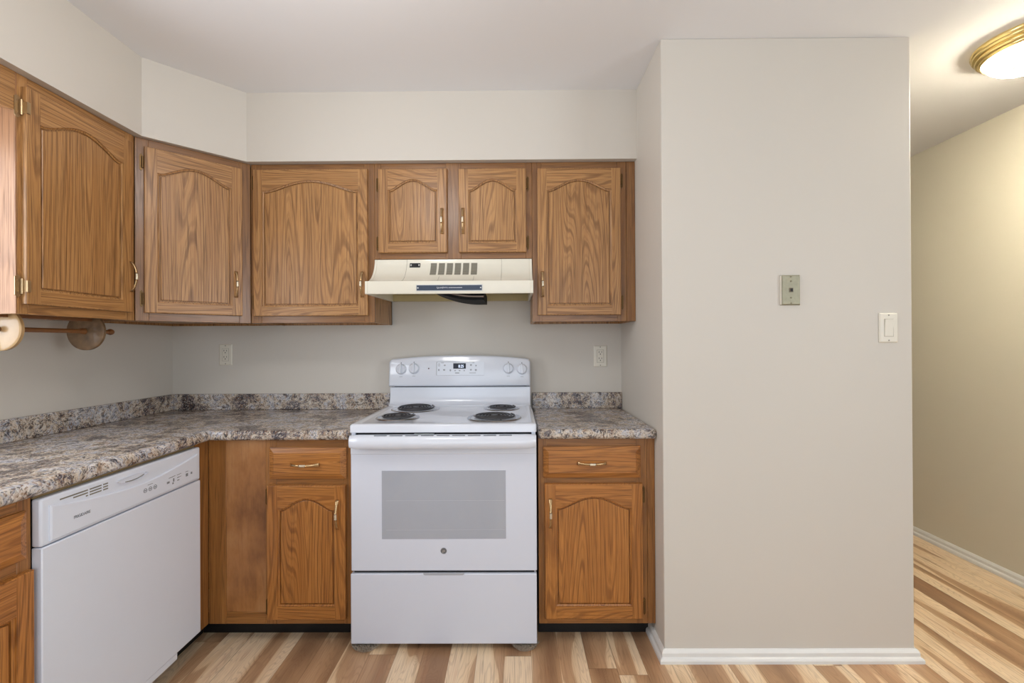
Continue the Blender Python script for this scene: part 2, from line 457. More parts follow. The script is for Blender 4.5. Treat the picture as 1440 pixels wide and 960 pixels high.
# baseboards: profile (out from wall, height) swept along the wall
PROF = [(0, 0), (.022, 0), (.022, .012), (.019, .018), (.012, .022), (.012, .036), (.008, .044), (.004, .048), (0, .048)]
def baseboard(name, path):
    loops = []
    for (x, y, nx, ny) in path:
        loops.append([(x + nx * a, y + ny * a, z) for a, z in PROF])
    struct(MB().loft(loops), name, M['trim'], angle=25)
baseboard('baseboard_partition', [(XR, -.512, -1, 0), (XR, YP, -1, -1), (XP, YP, 1, -1), (XP, HE, 1, 0)])
baseboard('baseboard_hall', [(XH, YF, -1, 0), (XH, HE, -1, 0)])

# ------------------------------------------------------------------ cabinet pieces (front faces -Y locally, x along the face)
def handle_mesh():
    mb = MB()
    Lh, N = .061, 40
    loops = []
    for k in range(N + 1):
        u = k / N; z = -Lh + 2 * Lh * u
        h = .024 * math.sin(PI * u) ** .62
        e = min(u, 1 - u)
        if e < .10: a, b = .0075 - .018 * e, .0020
        else:
            a, b = .0048 - .0010 * max(0, (e - .1) / .4) , .0028
        c = abs(u - .5)
        if c < .10: a, b = .0056, .0050
        if .09 < c < .125: a, b = .0064, .0058
        loops.append([(a * math.cos(q * PI / 5), -h - .002 + b * math.sin(q * PI / 5), z) for q in range(10)])
    mb.loft(loops[:17]); mb.loft(loops[23:])
    mb.loft(loops[16:25], mat=1)
    return mb
_hm = None
def handle(parent, x, y, z, horizontal=False, name='handle'):
    global _hm
    if _hm is None:
        o = handle_mesh().build(name, [M['brass'], M['bead']], parent, angle=50)
        _hm = o.data
    else:
        o = bpy.data.objects.new(name, _hm); COL.objects.link(o); o.parent = parent
    o.location = (x, y, z)
    if horizontal: o.rotation_euler = (0, PI / 2, 0)
    return o
def hinge(parent, x, yf, z, side, pale=False, slim=False):
    """side -1: frame plate lies to the left of the barrel; yf: face-frame plane"""
    mb = MB()
    w = .017 if pale else .0055 if slim else .010
    pl = [(0, -.029), (w * .45, -.036), (w, -.029), (w, .029), (w * .45, .036), (0, .029)]
    pl = [(x + side * px, z + pz) for px, pz in pl]
    mb.prism(pl, yf - .0025, yf, 'y')
    mb.tube([(x, yf - .006, z - .024), (x, yf - .006, z + .024)], .0042, 10)
    for q in (-.018, .018):
        mb.lathe([(0, -.004), (.003, -.0035), (.003, 0)], (x + side * w * .5, yf, z + q), 8, axis='y')
    if pale:
        mb.box(x - side * .012, x - side * .001, yf - .0235, yf - .006, z - .018, z + .018)
    o = mb.build('hinge', M['hinge_pale'] if pale else M['hinge'], parent)
    return o
def arch(u, k=1.25, e=.90):
    a = 1 - abs(u) / e
    return 0 if a <= 0 else math.sin(PI / 2 * a) ** k
def door(parent, x0, x1, z0, z1, yf, mv, mh, stile=.043, bot=.045, sh=.102, ap=.052, t=.019, flat=False, lab=None):
    """arched raised-panel door; yf is the face-frame plane, the door stands t in front of it"""
    yb, y1, rec = yf - .0005, yf - t, .007
    a0, a1 = x0 + stile, x1 - stile
    n = 28
    def az(x):
        return z1 - sh + (sh - ap) * arch((x - (a0 + a1) / 2) / ((a1 - a0) / 2))
    xs = [a0 + (a1 - a0) * i / n for i in range(n + 1)]
    mb = MB()
    ym, c = y1 + rec + .001, .003
    lp = lambda i, y: [(x0 + i, y, z0 + i), (x1 - i, y, z0 + i), (x1 - i, y, z1 - i), (x0 + i, y, z1 - i)]
    mb.loft([lp(0, yb), lp(0, y1 + c), lp(c * .3, y1 + c * .3), lp(c, y1)], 0, True, False)
    mb.add([(x0 + c, y1, z0 + c), (a0, y1, z0 + c), (a0, y1, z1 - c), (x0 + c, y1, z1 - c)], [(0, 1, 2, 3)])
    mb.add([(a1, y1, z0 + c), (x1 - c, y1, z0 + c), (x1 - c, y1, z1 - c), (a1, y1, z1 - c)], [(0, 1, 2, 3)])
    mb.add([(a0, y1, z0 + c), (a1, y1, z0 + c), (a1, y1, z0 + bot), (a0, y1, z0 + bot)], [(0, 1, 2, 3)], 1)
    # top rail with the cathedral edge
    mb.loft([[(x, y1, z1 - c), (x, y1, az(x))] for x in xs], 1, False, False, False)
    # routed moulding: small step, slope, quirk; then the panel stands in it
    def ring(wd, y):
        pts = []
        for x in xs[::-1]:
            d = (az(min(x + .002, a1)) - az(max(x - .002, a0))) / .004
            nl = math.hypot(d, 1)
            pts.append((min(max(x + wd * d / nl, a0 + wd), a1 - wd), y, az(x) - wd / nl))
        return pts + [(a0 + wd, y, z0 + bot + wd), (a1 - wd, y, z0 + bot + wd)]
    mb.loft([ring(0, y1), ring(.0004, y1 + .0045), ring(.0060, y1 + .0068), ring(.0066, y1 + .0125), ring(.0112, y1 + .0125)], 0, False, False)
    o = mb.build('door', [mv, mh], parent, angle=25)
    pn = MB()
    pn.loft([ring(.0111, yf - .002), ring(.0111, y1 + .0072), ring(.0130, y1 + .0058)])
    pn.build('door_panel', mv, o, angle=25)
    return o
def drawer_front(parent, x0, x1, z0, z1, yf, mh, t=.019):
    mb = MB()
    def loop(i, y): return [(x0 + i, y, z0 + i), (x1 - i, y, z0 + i), (x1 - i, y, z1 - i), (x0 + i, y, z1 - i)]
    mb.loft([loop(0, yf - .0005), loop(0, yf - .009), loop(.004, yf - .011), loop(.021, yf - t + .001), loop(.022, yf - t)])
    return mb.build('drawer', mh, parent, angle=20)
def face_frame(parent, w, h, rails, stiles, mv, mh, t=.019):
    mb = MB()
    for a, b in stiles: mb.box(a, b, 0, t, 0, h, 0)
    edges = sorted(stiles)
    for a, b in rails:
        for (s0, s1), (n0, n1) in zip(edges[:-1], edges[1:]):
            mb.box(s1, n0, .0004, t, a, b, 1)
    return mb.build('face_frame', [mv, mh], parent, bevel=.001, seg=1)
def carcass(parent, poly, h, mat, shelf=.012):
    """hollow box: sides following poly (x, y behind the face), top, raised bottom"""
    mb = MB()
    n = len(poly)
    for i in range(n):
        a, b = Vector(poly[i]), Vector(poly[(i + 1) % n])
        if (a.y < .021 and b.y < .021): continue
        d = (b - a).normalized(); nn = Vector((-d.y, d.x)) * .012
        q = [a, b, b + nn, a + nn]
        mb.prism([tuple(v) for v in q], 0, h, 'z')
    cx, cy = sum(p[0] for p in poly) / n, sum(p[1] for p in poly) / n
    inn = [(cx + (x - cx) * .99, cy + (y - cy) * .985) for x, y in poly]
    mb.prism(inn, shelf, shelf + .012, 'z'); mb.prism(inn, h - .012, h - .0005, 'z')
    return mb.build('carcass', mat, parent)
def rect(w, d): return [(0, .02), (0, d), (w, d), (w, .02)][::-1]

H_UP = ZU1 - ZU0 - .001
YFU = -.304
def wall_cab(label, x0, w, doors, z0=ZU0, fillers=(), stiles=None, name='wall_cabinet'):
    r = thing(name, label, 'cabinet', (x0, YFU, z0), 0, 'oak wall cabinets')
    h = ZU1 - z0 - .001
    st = stiles or [(0, .04), (w - .04, w)]
    face_frame(r, w, h, [(0, .05), (h - .05, h)], st, M['frame_v'], M['frame_h'])
    carcass(r, rect(w, .3035), h, M['oak_v'])
    return r, h

# --- back wall: tall one left of the hood
XB = XL + .61
wA = -.667 - XB
r, h = wall_cab('tall oak wall cabinet with one wide arched door, left of the range hood', XB, wA - .0005, 0, stiles=[(0, .05), (wA - .05, wA - .0005)])
d = door(r, -1.240 - XB, -.697 - XB, .033, .729, 0, M['oak_v'], M['oak_h'])
handle(d, -.7215 - XB, -.019, .180)
for z in (.100, .672): hinge(d, -1.2435 - XB, 0, z, -1)
# --- short cabinet over the hood
z0 = 1.645
r, h = wall_cab('short oak wall cabinet with two small arched doors above the range hood', -.667, .752, 0, z0, stiles=[(0, .03), (.34, .413), (.722, .752)])
d = door(r, .022, .349, .028, .426, 0, M['oak_v'], M['oak_h'], stile=.046, sh=.100, ap=.050)
handle(d, .325, -.019, .176)
for z in (.075, .355): hinge(d, .0185, 0, z, -1)
d = door(r, .404, .724, .028, .424, 0, M['oak_v'], M['oak_h'], stile=.046, sh=.100, ap=.050)
handle(d, .4245, -.019, .176)
for z in (.075, .355): hinge(d, .7275, 0, z, 1)
# --- right cabinet
wC = XR - .001 - .0855
r, h = wall_cab('oak wall cabinet with one arched door between range hood and partition wall', .0855, wC, 0, stiles=[(0, .045), (.405, .4475), (.449, wC)])
d = door(r, .0245, .4185, .030, .725, 0, M['oak_v'], M['oak_h'], stile=.044)
handle(d, .0465, -.019, .176)
for z in (.090, .668): hinge(d, .422, 0, z, 1)
# --- diagonal corner cabinet
A = Vector((XL + .305, -.61)); wD = .305 * math.sqrt(2)
r = thing('corner_wall_cabinet', 'diagonal oak corner wall cabinet with wavy grained door and pale handle', 'cabinet', (A.x, A.y, ZU0), PI / 4, 'oak wall cabinets')
face_frame(r, wD, H_UP, [(0, .05), (H_UP - .05, H_UP)], [(.0015, .046), (wD - .05, wD - .0015)], M['frame_v'], M['frame_h'])
def loc45(x, y):
    v = Vector((x, y)) - A; return ((v.x + v.y) / math.sqrt(2), (-v.x + v.y) / math.sqrt(2))
e = .0015
poly = [loc45(XL + .305 - .002, -.61 + .0205), loc45(XL + .004, -.61 + .0205), loc45(XL + .004, -.004), loc45(XL + .61 - .0205, -.004), loc45(XL + .61 - .0205, -.305 + .002)]
poly = [(x, max(y, .0215)) for x, y in poly]
carcass(r, poly[::-1], H_UP, M['oak_v'])
d = door(r, .0305, .3905, .033, .724, 0, M['oak_v'], M['oak_h'])
handle(d, .3635, -.019, .178)
for z in (.092, .660): hinge(d, .0265, 0, z, -1)
# --- left wall cabinet
wL = 1.053 - .61 - .001
r = thing('wall_cabinet', 'oak wall cabinet on left wall with shiny pale end panel above paper towel holder', 'cabinet', (XL + .305, -1.053, ZU0), PI / 2, 'oak wall cabinets')
face_frame(r, wL, H_UP, [(0, .05), (H_UP - .05, H_UP)], [(0, .032), (wL - .042, wL)], M['oak_v'], M['oak_h'])
carcass(r, [(x, y) for x, y in rect(wL, .3035)], H_UP, M['oak_v'])
MB().box(-.004, -.0005, .0, .3035, .001, H_UP).build('end_panel', M['side'], r)['label'] = 'shiny pale wood end panel'
d = door(r, .011, .414, .032, .722, 0, M['oak_v'], M['oak_h'])
handle(d, .4015, -.019, .175)
for z in (.088, .655): hinge(d, .0085, 0, z, -1, True)
# --- valance over the sink window, continuing the cabinet line towards the camera
vx = []
y0v, y1v = -2.16, -1.0575
n = 60
mb = MB(); loops = []
for i in range(n + 1):
    y = y1v + (y0v - y1v) * i / n
    u = max(0, (i / n - .06) / .88)
    zb = 1.984 + .058 * (math.sin(min(u, 1) * PI) ** .9) - .004 * math.sin(min(i / n / .06, 1) * PI)
    loops.append([(XL + .305, y, zb), (XL + .305, y, 2.1030), (XL + .286, y, 2.1030), (XL + .286, y, zb)])
mb.loft(loops)
o = mb.build('valance', oak('oak_valance_grain', 'y', *UP), angle=40)
tag(o, 'oak scalloped valance board running from cabinet end along soffit', 'valance')

# --- base cabinets
ZB0, ZB1 = .080, .847
def base_cab(label, loc, rz, w, stiles, depth=.58, blank=False):
    r = thing('base_cabinet', label, 'cabinet', (loc[0], loc[1], 0), rz, 'oak base cabinets')
    mb = MB()
    for a, b in stiles: mb.box(a, b, 0, .019, ZB0, ZB1, 0)
    for a, b in ((ZB0, .13), (.645, .70), (.80, ZB1)):
        for q, ((s0, s1), (n0, n1)) in enumerate(zip(stiles[:-1], stiles[1:])):
            if blank and q == 0 and a > .13: continue
            if n0 - s1 > .001: mb.box(s1, n0, .0004, .019, a, b, 1)
    mb.build('face_frame', [M['lowframe_v'], M['lowframe_h']], r, bevel=.001, seg=1)
    c = MB()
    c.box(0, .014, .02, depth, ZB0, ZB1).box(w - .014, w, .02, depth, ZB0, ZB1).box(.014, w - .014, .02, depth, ZB0, ZB0 + .014).box(.014, w - .014, depth - .01, depth, ZB0, ZB1)
    c.build('carcass', M['carcass'], r)
    MB().box(-.071 if blank else 0, w, .070, .085, 0, ZB0 - .001).build('toe_kick', M['black'], r)['label'] = 'black toe kick board'
    return r
YFB = -.585
x0 = -1.2795; wDb = -.679 - x0
r = base_cab('oak base cabinet in the corner with blank worn panel, left of the stove', (x0, YFB), 0, wDb, [(0, .073), (.238, .285), (wDb - .035, wDb)], blank=True)
mb = MB().box(.0735, .2375, .0015, .012, .1305, .8465)
mb.build('blank_panel', M['ply'], r)['label'] = 'worn blank plywood panel'
d = door(r, .2525, .577, .106, .659, 0, M['low_v'], M['low_h'], stile=.044, bot=.055, sh=.099, ap=.052)
handle(d, .5465, -.019, .541)
for z in (.152, .610): hinge(d, .2495, 0, z, -1)
d = drawer_front(r, .2605, .5795, .685, .814, 0, M['low_h'])
handle(d, .4125, -.019, .7465, True)
x0 = .0945; wE = XR - .001 - x0
r = base_cab('oak base cabinet under short countertop, between stove and partition wall', (x0, YFB), 0, wE, [(0, .035), (.405, .449), (.450, wE)])
d = door(r, .0245, .4265, .108, .662, 0, M['low_v'], M['low_h'], stile=.045, bot=.052, sh=.098, ap=.051)
handle(d, .0475, -.019, .543)
for z in (.152, .612): hinge(d, .430, 0, z, 1)
d = drawer_front(r, .0195, .4205, .685, .814, 0, M['low_h'])
handle(d, .2185, -.019, .748, True)
XFL = -1.280
ySk = -2.19; wS = -1.2812 - ySk
r = base_cab('oak base cabinet with arched door on the near side of the white dishwasher', (XFL, ySk), PI / 2, wS, [(0, .035), (wS / 2 - .03, wS / 2 + .02), (wS - .034, wS)])
for (a, b, hs) in ((.012, wS / 2 - .018, -1), (wS / 2 + .008, wS - .008, 1)):
    d = door(r, a, b, .106, .657, 0, M['low_v'], M['low_h'], stile=.044, bot=.052, sh=.099, ap=.052)
    handle(d, (b - .025) if hs < 0 else (a + .025), -.019, .54)
    for z in (.152, .612): hinge(d, a - .003 if hs < 0 else b + .0005, 0, z, hs, slim=True)
    drawer_front(r, a + .006, b - .011, .690, .815, 0, M['low_h'])
# stile filling the gap between dishwasher and corner cabinet
o = MB().box(XFL - .019, XFL + .0002, -.6665, -.5855, .082, .8465).build('filler_strip', M['lowframe_v'], bevel=.001, seg=1)
tag(o, 'narrow upright oak strip in the inside corner beside the dishwasher', 'filler strip')

# ------------------------------------------------------------------ countertops
def counter(name, label, poly, splashes):
    r = thing(name, label, 'countertop', (poly[0][0], poly[0][1], .848))
    ox, oy = poly[0]
    MB().prism([(x - ox, y - oy) for x, y in poly], 0, .040).build('slab', M['laminate'], r, bevel=.013, seg=4)
    for s in splashes:
        x0, x1, ya, yb = s
        MB().box(x0 - ox, x1 - ox, ya - oy, yb - oy, .0402, .1255).build('backsplash', M['laminate'], r, bevel=.003, seg=2)
    return r
counter('countertop', 'long granite-look countertop turning the corner over the dishwasher',
        [(XL + .001, -.001), (XL + .001, -2.6), (-1.250, -2.6), (-1.250, -.62), (-.6775, -.62), (-.6775, -.001)],
        [(XL + .0195, -.6775, -.019, -.001), (XL + .001, XL + .019, -2.6, -.001)])
counter('countertop', 'short granite-look countertop between stove and partition wall',
        [(.0925, -.001), (.0925, -.62), (XR - .001, -.62), (XR - .001, -.001)],
        [(.0925, XR - .001, -.019, -.001)])

# ------------------------------------------------------------------ dishwasher (local: x along its width, -y out of the front)
r = thing('dishwasher', 'white built-in dishwasher under the left countertop', 'dishwasher', (XFL, -1.2800, 0), PI / 2)
DWW = .612
MB().box(.004, DWW - .004, .004, .55, .09, .832).build('tub', M['dark'], r)
MB().box(.002, DWW - .003, -.026, .003, .104, .706).build('door', M['dw'], r, bevel=.003)['label'] = 'plain white lower door panel'
MB().box(.002, DWW - .003, -.002, .018, .8365, .8470).build('counter_underside_strip', plain('raw_particleboard', (150, 128, 90), .8, vary=.1, scale=90), r)  # added strip standing for the counter's brown underside above the dishwasher
mb = MB().box(.001, DWW - .001, -.024, .003, .708, .836)
cp = mb.build('control_panel', M['dw'], r, bevel=.006, seg=3)
# raised lower plate with the swooping upper edge
sw = [(.022, .813), (.07, .803), (.131, .793), (.18, .787), (.222, .783), (.28, .779), (.335, .778), (.40, .782), (.463, .791), (.53, .802), (.590, .8135)]
poly = [(.022, .716), (.590, .716)] + sw[::-1]
mb = MB()
def inset(pl, d):
    cx, cz = .306, .75
    return [(cx + (x - cx) * (1 - d / .29), cz + (z - cz) * (1 - d / .05)) for x, z in pl]
mb.loft([[(x, -.0235, z) for x, z in poly], [(x, -.027, z) for x, z in poly], [(x, -.030, z) for x, z in inset(poly, .004)]])
mb.build('control_plate', M['dw'], cp, angle=30)
mb = MB()
for k, z in enumerate((.8185, .8105, .8025)):
    a = .052 + k * .038
    for (p, q) in ((a, .134), (.140, .178), (.184, .200)):
        if q > p: mb.box(max(p, a), q, -.0248, -.0235, z - .0018, z + .0018)
mb.build('vent_grille', M['vent_dark'], cp)
# latch pocket
ol = [(.232, .812), (.245, .804), (.272, .7985), (.305, .7975), (.332, .8015), (.352, .8095), (.340, .8135), (.30, .8165), (.262, .8165), (.240, .815)]
c0 = (.292, .808)
mb = MB()
lo = lambda s, y: [(c0[0] + (x - c0[0]) * s, y, c0[1] + (z - c0[1]) * s) for x, z in ol]
mb.loft([lo(1.06, -.0235), lo(1.05, -.0285), lo(.97, -.0285), lo(.90, -.0245)], cap0=False)
mb.build('latch_handle', M['dw'], cp, angle=30)
mb = MB().tube([(x, -.0255, z) for x, z in [(.262, .8025), (.285, .8005), (.31, .8015), (.335, .8065)]], .0012, 6)
mb.build('latch_slot', M['vent_dark'], cp)
lettering('lettering', 'FRIGIDAIRE', .0118, M['print_dark'], cp, (.1105, -.0303, .7555), sx=.85)
for x in (.3345, .3555, .3765):
    mb = MB().tube([(x + .0066 * math.cos(q * PI / 8), -.0302, .7510 + .0066 * math.sin(q * PI / 8)) for q in range(16)], .0011, 5, closed=True)
    mb.box(x - .003, x + .003, -.0306, -.030, .749, .753)
    mb.build('button', M['print'], cp)
mb = MB()
mb.box(.345, .366, -.0306, -.030, .7655, .7672)
for x, z, a, b in ((.436, .747, .006, .0035), (.462, .749, .003, .006), (.448, .7615, .009, .001), (.4635, .7625, .007, .001), (.459, .738, .003, .003),
                   (.485, .762, .007, .001), (.485, .752, .006, .0013), (.485, .742, .005, .0016), (.496, .763, .004, .0008), (.496, .753, .004, .0008),
                   (.529, .7485, .0055, .0055), (.529, .761, .007, .001), (.5535, .749, .004, .004)):
    mb.box(x - a, x + a, -.0306, -.030, z - b, z + b)
mb.build('control_print', M['print'], cp)
MB().box(.008, .487, -.024, -.004, .078, .1035).build('kick_plate', M['dw'], r, bevel=.003)
MB().box(0, .7635, .072, .085, 0, .088).build('toe_kick', M['black'], r)['label'] = 'black toe kick board'

# ------------------------------------------------------------------ stove (local origin: middle of its width, on the floor at the wall)
SX = -.2925
r = thing('stove', 'white electric coil range standing between the two base cabinets', 'stove', (SX, 0, 0))
HW = .378
MB().box(-HW + .004, HW - .004, -.60, -.055, .045, .884).build('body', M['enamel_door'], r)
for sx in (-1, 1):
    MB().lathe([(.018, .022), (.018, .03), (.010, .032), (.010, .0445)], (sx * .33, -.57, 0), 14).build('levelling_foot', M['dark'], r)
    MB().lathe([(.018, 0), (.018, .008), (.010, .01), (.010, .0445)], (sx * .33, -.12, 0), 14).build('levelling_foot', M['dark'], r)
# cooktop: slab, raised rim, shallow well
mb = MB()
def rr(x0, x1, y0, y1, z, rad, n=5):
    pts = []
    for cx, cy, a in ((x1 - rad, y1 - rad, 0), (x0 + rad, y1 - rad, 1), (x0 + rad, y0 + rad, 2), (x1 - rad, y0 + rad, 3)):
        for k in range(n + 1):
            q = (a + k / n) * PI / 2
            pts.append((cx + rad * math.cos(q), cy + rad * math.sin(q), z))
    return pts
yF, yB = -.643, -.052
mb.loft([rr(-HW, HW, yF, yB, .884, .012), rr(-HW, HW, yF, yB, .909, .012), rr(-HW + .002, HW - .002, yF + .002, yB, .914, .012),
         rr(-HW + .007, HW - .007, yF + .007, yB, .917, .012), rr(-HW + .024, HW - .024, yF + .030, yB - .02, .917, .014), rr(-HW + .032, HW - .032, yF + .040, yB - .025, .9135, .014)])
cook = mb.build('cooktop', M['enamel'], r, angle=50)
# coil burners
def burner(x, y, R, tilt=0, turns=5):
    b = MB()
    b.lathe([(R * .30, -.008), (R * .82, -.006), (R * .90, .0015), (R * .94, .0045), (R, .0030), (R * 1.02, .0004), (R * 1.0, -.0004), (R * .9, -.004)], (x, y, .9142), 48)
    o = b.build('drip_pan', M['chrome'], cook, angle=60)
    pts = []
    rc = R * .78
    r0 = R * .17
    N = turns * 34
    tr = (rc - r0) / turns * .27
    for k in range(N + 1):
        u = k / N; q = u * turns * 2 * PI + .6
        rad = r0 + (rc - r0) * u
        pts.append((x + rad * math.cos(q), y + rad * math.sin(q), .9235 + tilt * rad * math.sin(q) ))
    c = MB().tube(pts, tr, 7)
    c.lathe([(0, .004), (r0 * .75, .004), (r0 * .8, 0), (r0 * .75, -.004), (0, -.004)], (x, y, .9225), 20)
    for a in range(3):
        q = a * 2 * PI / 3 + .9
        c.tube([(x + r0 * .6 * math.cos(q), y + r0 * .6 * math.sin(q), .9190), (x + rc * math.cos(q), y + rc * math.sin(q), .9190)], .0022, 5)
    c.build('coil', [M['coil'], M['chrome']], cook, angle=60)
burner(-.2055, -.200, .117, .05, 5)
burner(-.2285, -.458, .093, 0, 4)
burner(.2245, -.190, .088, 0, 4)
burner(.1995, -.470, .117, 0, 5)
# back riser and console
rp = [(-.022, .885), (-.100, .885), (-.100, .9175), (-.088, .922), (-.078, .932), (-.071, .948), (-.068, .97), (-.068, 1.012), (-.022, 1.012)]
MB().prism(rp, -.371, .3735, 'x').build('back_riser', M['enamel'], r, bevel=.004, seg=2, angle=30, limit=60)
mb = MB()
def cons(yo, ins):
    n = 80; top = []
    for k in range(n + 1):
        u = -1 + 2 * k / n
        x = u * (.3735 - ins)
        z = 1.178 - ins - .021 * abs(u) ** 2.2
        e = max(0, abs(u) - .95) / .05
        z -= .012 * (1 - math.sqrt(max(0, 1 - e * e)))
        top.append((x, z))
    return top
def cl(yb, yt, ins, zb):
    tp = cons(0, ins)
    zt = 1.178
    f = lambda z: yb + (yt - yb) * (z - 1.016) / (zt - 1.016)
    bot = [(-.3735 + ins, zb), (.3735 - ins, zb)]
    pts = bot + tp[::-1]
    return [(x, f(z), z) for x, z in pts]
mb.loft([cl(-.024, -.024, 0, 1.016), cl(-.076, -.060, 0, 1.016), cl(-.084, -.066, .003, 1.020), cl(-.088, -.069, .009, 1.027)])
con = mb.build('console', M['enamel'], r, angle=40)
ycon = lambda z: -.088 + (.019) * (z - 1.016) / .162
MB().box(-.345, .352, -.070, -.0685, 1.0125, 1.0158).build('console_gap', M['dark'], r)
tl = math.atan2(.019, .162)
def knob(x, z, ang):
    y = ycon(z)
    o = bpy.data.objects.new('knob', None)
    mb = MB()
    mb.lathe([(.0285, .0015), (.0285, -.002), (.0255, -.004), (.0240, -.010), (.0215, -.0125), (0, -.013)], (0, 0, 0), 32, axis='y')
    ca, sa = math.cos(ang), math.sin(ang)
    bar = [(-.0062, -.025), (.0062, -.025), (.0045, .0275), (-.0045, .0275)]
    bar = [(px * ca - pz * sa, px * sa + pz * ca) for px, pz in bar]
    mb.loft([[(px, -.011, pz) for px, pz in bar], [(px * .85, -.026, pz * .93) for px, pz in bar]])
    return mb.build('knob', M['enamel'], con, bevel=.0012, loc=(x, y, z), rot=(-tl, 0, 0))
for x, z, a in ((-.3085, 1.107, -.06), (-.2405, 1.110, -.06), (.2575, 1.108, .04), (.3285, 1.104, .08)):
    k = knob(x, z, a)
    MB().box(-.0022, .0022, -.0006, .0012, .030, .036).build('off_mark', M['print'], k)
    MB().box(-.008, .008, -.0006, .0012, -.041, -.0395).build('dial_print', M['print'], k)
def onc(mb, x0, x1, z0, z1, d=.0006, mat=0):
    ya, yb = ycon(z0), ycon(z1)
    mb.add([(x0, ya - d, z0), (x1, ya - d, z0), (x1, yb - d, z1), (x0, yb - d, z1), (x0, ya + .001, z0), (x1, ya + .001, z0), (x1, yb + .001, z1), (x0, yb + .001, z1)],
           [(0, 1, 2, 3), (4, 7, 6, 5), (0, 4, 5, 1), (1, 5, 6, 2), (2, 6, 7, 3), (3, 7, 4, 0)], mat)
mb = MB(); onc(mb, -.1205, .130, 1.074, 1.1435, .0008)
key = mb.build('keypad', M['enamel'], con)
mb = MB()
for a in ((-.1215, -.1195, 1.074, 1.1440), (-.1205, .080, 1.1425, 1.1437), (-.1205, .130, 1.0733, 1.0740)): onc(mb, *a, .0012)
for x, z, a, b in ((-.108, 1.134, .005, .001), (-.108, 1.128, .006, .001), (-.108, 1.122, .005, .0008), (-.078, 1.127, .006, .005), (-.109, 1.103, .005, .007),
                   (-.081, 1.103, .007, .006), (-.048, 1.101, .005, .007), (-.023, 1.099, .006, .004), (.0005, 1.099, .006, .004), (.025, 1.099, .004, .005),
                   (-.012, 1.086, .011, .002), (.060, 1.128, .006, .006), (.087, 1.125, .004, .006), (.060, 1.103, .006, .006), (.086, 1.102, .006, .007),
                   (.069, 1.086, .017, .0011), (-.090, 1.139, .007, .001), (.073, 1.1385, .005, .001)):
    if b > .003:                                   # small pictogram: a ring of strokes
        for k in (-1, 0, 1): onc(mb, x + k * a * .55 - a * .2, x + k * a * .55 + a * .2, z - b * (1 - .35 * abs(k)), z + b * (1 - .35 * abs(k)) * .6, .0011)
    else: onc(mb, x - a, x + a, z - b, z + b, .0011)
mb.build('control_print', M['print'], con)
mb = MB(); onc(mb, -.033, .0335, 1.108, 1.1365, .0016)
dsp = mb.build('display', M['display'], con)
z = 1.1205
lettering('digits', '8:25', .021, M['digit'], con, (.0085, ycon(z) - .0022, z), rot=(PI / 2 - tl, 0, 0), sx=.80)
mb = MB().lathe([(.0034, .001), (.0034, -.0012), (0, -.0016)], (-.1625, ycon(1.110), 1.110), 14, axis='y')
mb.build('indicator_light', plain('dark_red_lens', (70, 20, 26), .2), con)
# oven door
mb = MB().box(-HW - .0005, HW - .0005, -.625, -.602, .318, .868)
od = mb.build('oven_door', M['enamel_door'], r, bevel=.004, seg=3)
MB().box(-HW + .02, HW - .02, -.618, -.601, .8695, .8835).build('vent_gap', M['dark'], r)
for sx in (-1, 1): MB().box(sx * (HW - .012) - .008, sx * (HW - .012) + .008, -.628, -.60, .868, .8835).build('cooktop_support', M['enamel'], r)
MB().box(-.252, .252, -.6262, -.6245, .4485, .7255).build('oven_window', M['glass_win'], od, bevel=.0005, seg=1)
mb = MB()
for z in (.604, .485): mb.box(-.235, .248, -.6266, -.6261, z - .0006, z + .0006)
mb.build('rack_lines_print', plain('pale_grey_print', (184, 188, 196), .5), od)
mb = MB()
MB().box(-HW, HW - .001, -.6285, -.6245, .793, .8675).build('door_trim', M['enamel'], od, bevel=.002)
# handle: full-width towel-bar with rolled front
prof = [(-.6280, .874), (-.645, .8765), (-.664, .873), (-.673, .864), (-.677, .848), (-.675, .832), (-.668, .8235), (-.655, .822), (-.652, .832), (-.650, .858), (-.640, .866), (-.628, .866)]
loops = []
n = 24
for k in range(n + 1):
    u = -1 + 2 * k / n
    x = u * (HW - .004)
    e = max(0, (abs(u) - .93) / .07)
    s = 1 - .30 * e ** 2
    loops.append([(x, -.627 + (y + .627) * s, .852 + (z - .852) * (1 - .12 * e ** 2)) for y, z in prof])
hd = MB().loft(loops).build('door_handle', M['enamel'], od, angle=40)
mb = MB()
for k in range(9):
    xa = -.272 + k * .0625
    mb.box(xa, xa + .051, -.662, -.6575, .8735, .8757)
mb.build('vent_grille', M['print_dark'], hd)
MB().box(-.115, -.035, -.650, -.632, .8765, .8800).build('door_latch', plain('grey_latch_metal', (150, 156, 158), .35, metal=.6), r, bevel=.001)
# round emblem
em = MB().lathe([(.0125, .0005), (.0125, -.0014), (.0112, -.0018), (.0100, -.0014), (.0100, -.0008), (0, -.0008)], (-.0015, -.625, .400), 28, axis='y')
em.build('emblem', plain('grey_emblem', (132, 136, 144), .3, metal=.7), od)
lettering('emblem_lettering', 'ge', .0150, M['silver'], od, (-.0015, -.6262, .4005), sx=.8, shear=.25)
# storage drawer with finger pull
dr = MB().box(-HW - .0015, HW - .002, -.630, -.602, .0245, .3085).build('storage_drawer', M['enamel_door'], r, bevel=.004, seg=3)
MB().box(-HW + .01, HW - .012, -.618, -.601, .3095, .3175).build('drawer_gap', M['dark'], r)
pp = [(-.085, .3125), (.083, .3125), (.080, .3055), (.076, .3035), (-.078, .3035), (-.082, .3055)]
MB().prism(pp, -.6312, -.6285, 'y').build('finger_pull', plain('grey_shadowed_pull', (176, 180, 190), .4), dr, bevel=.0006)

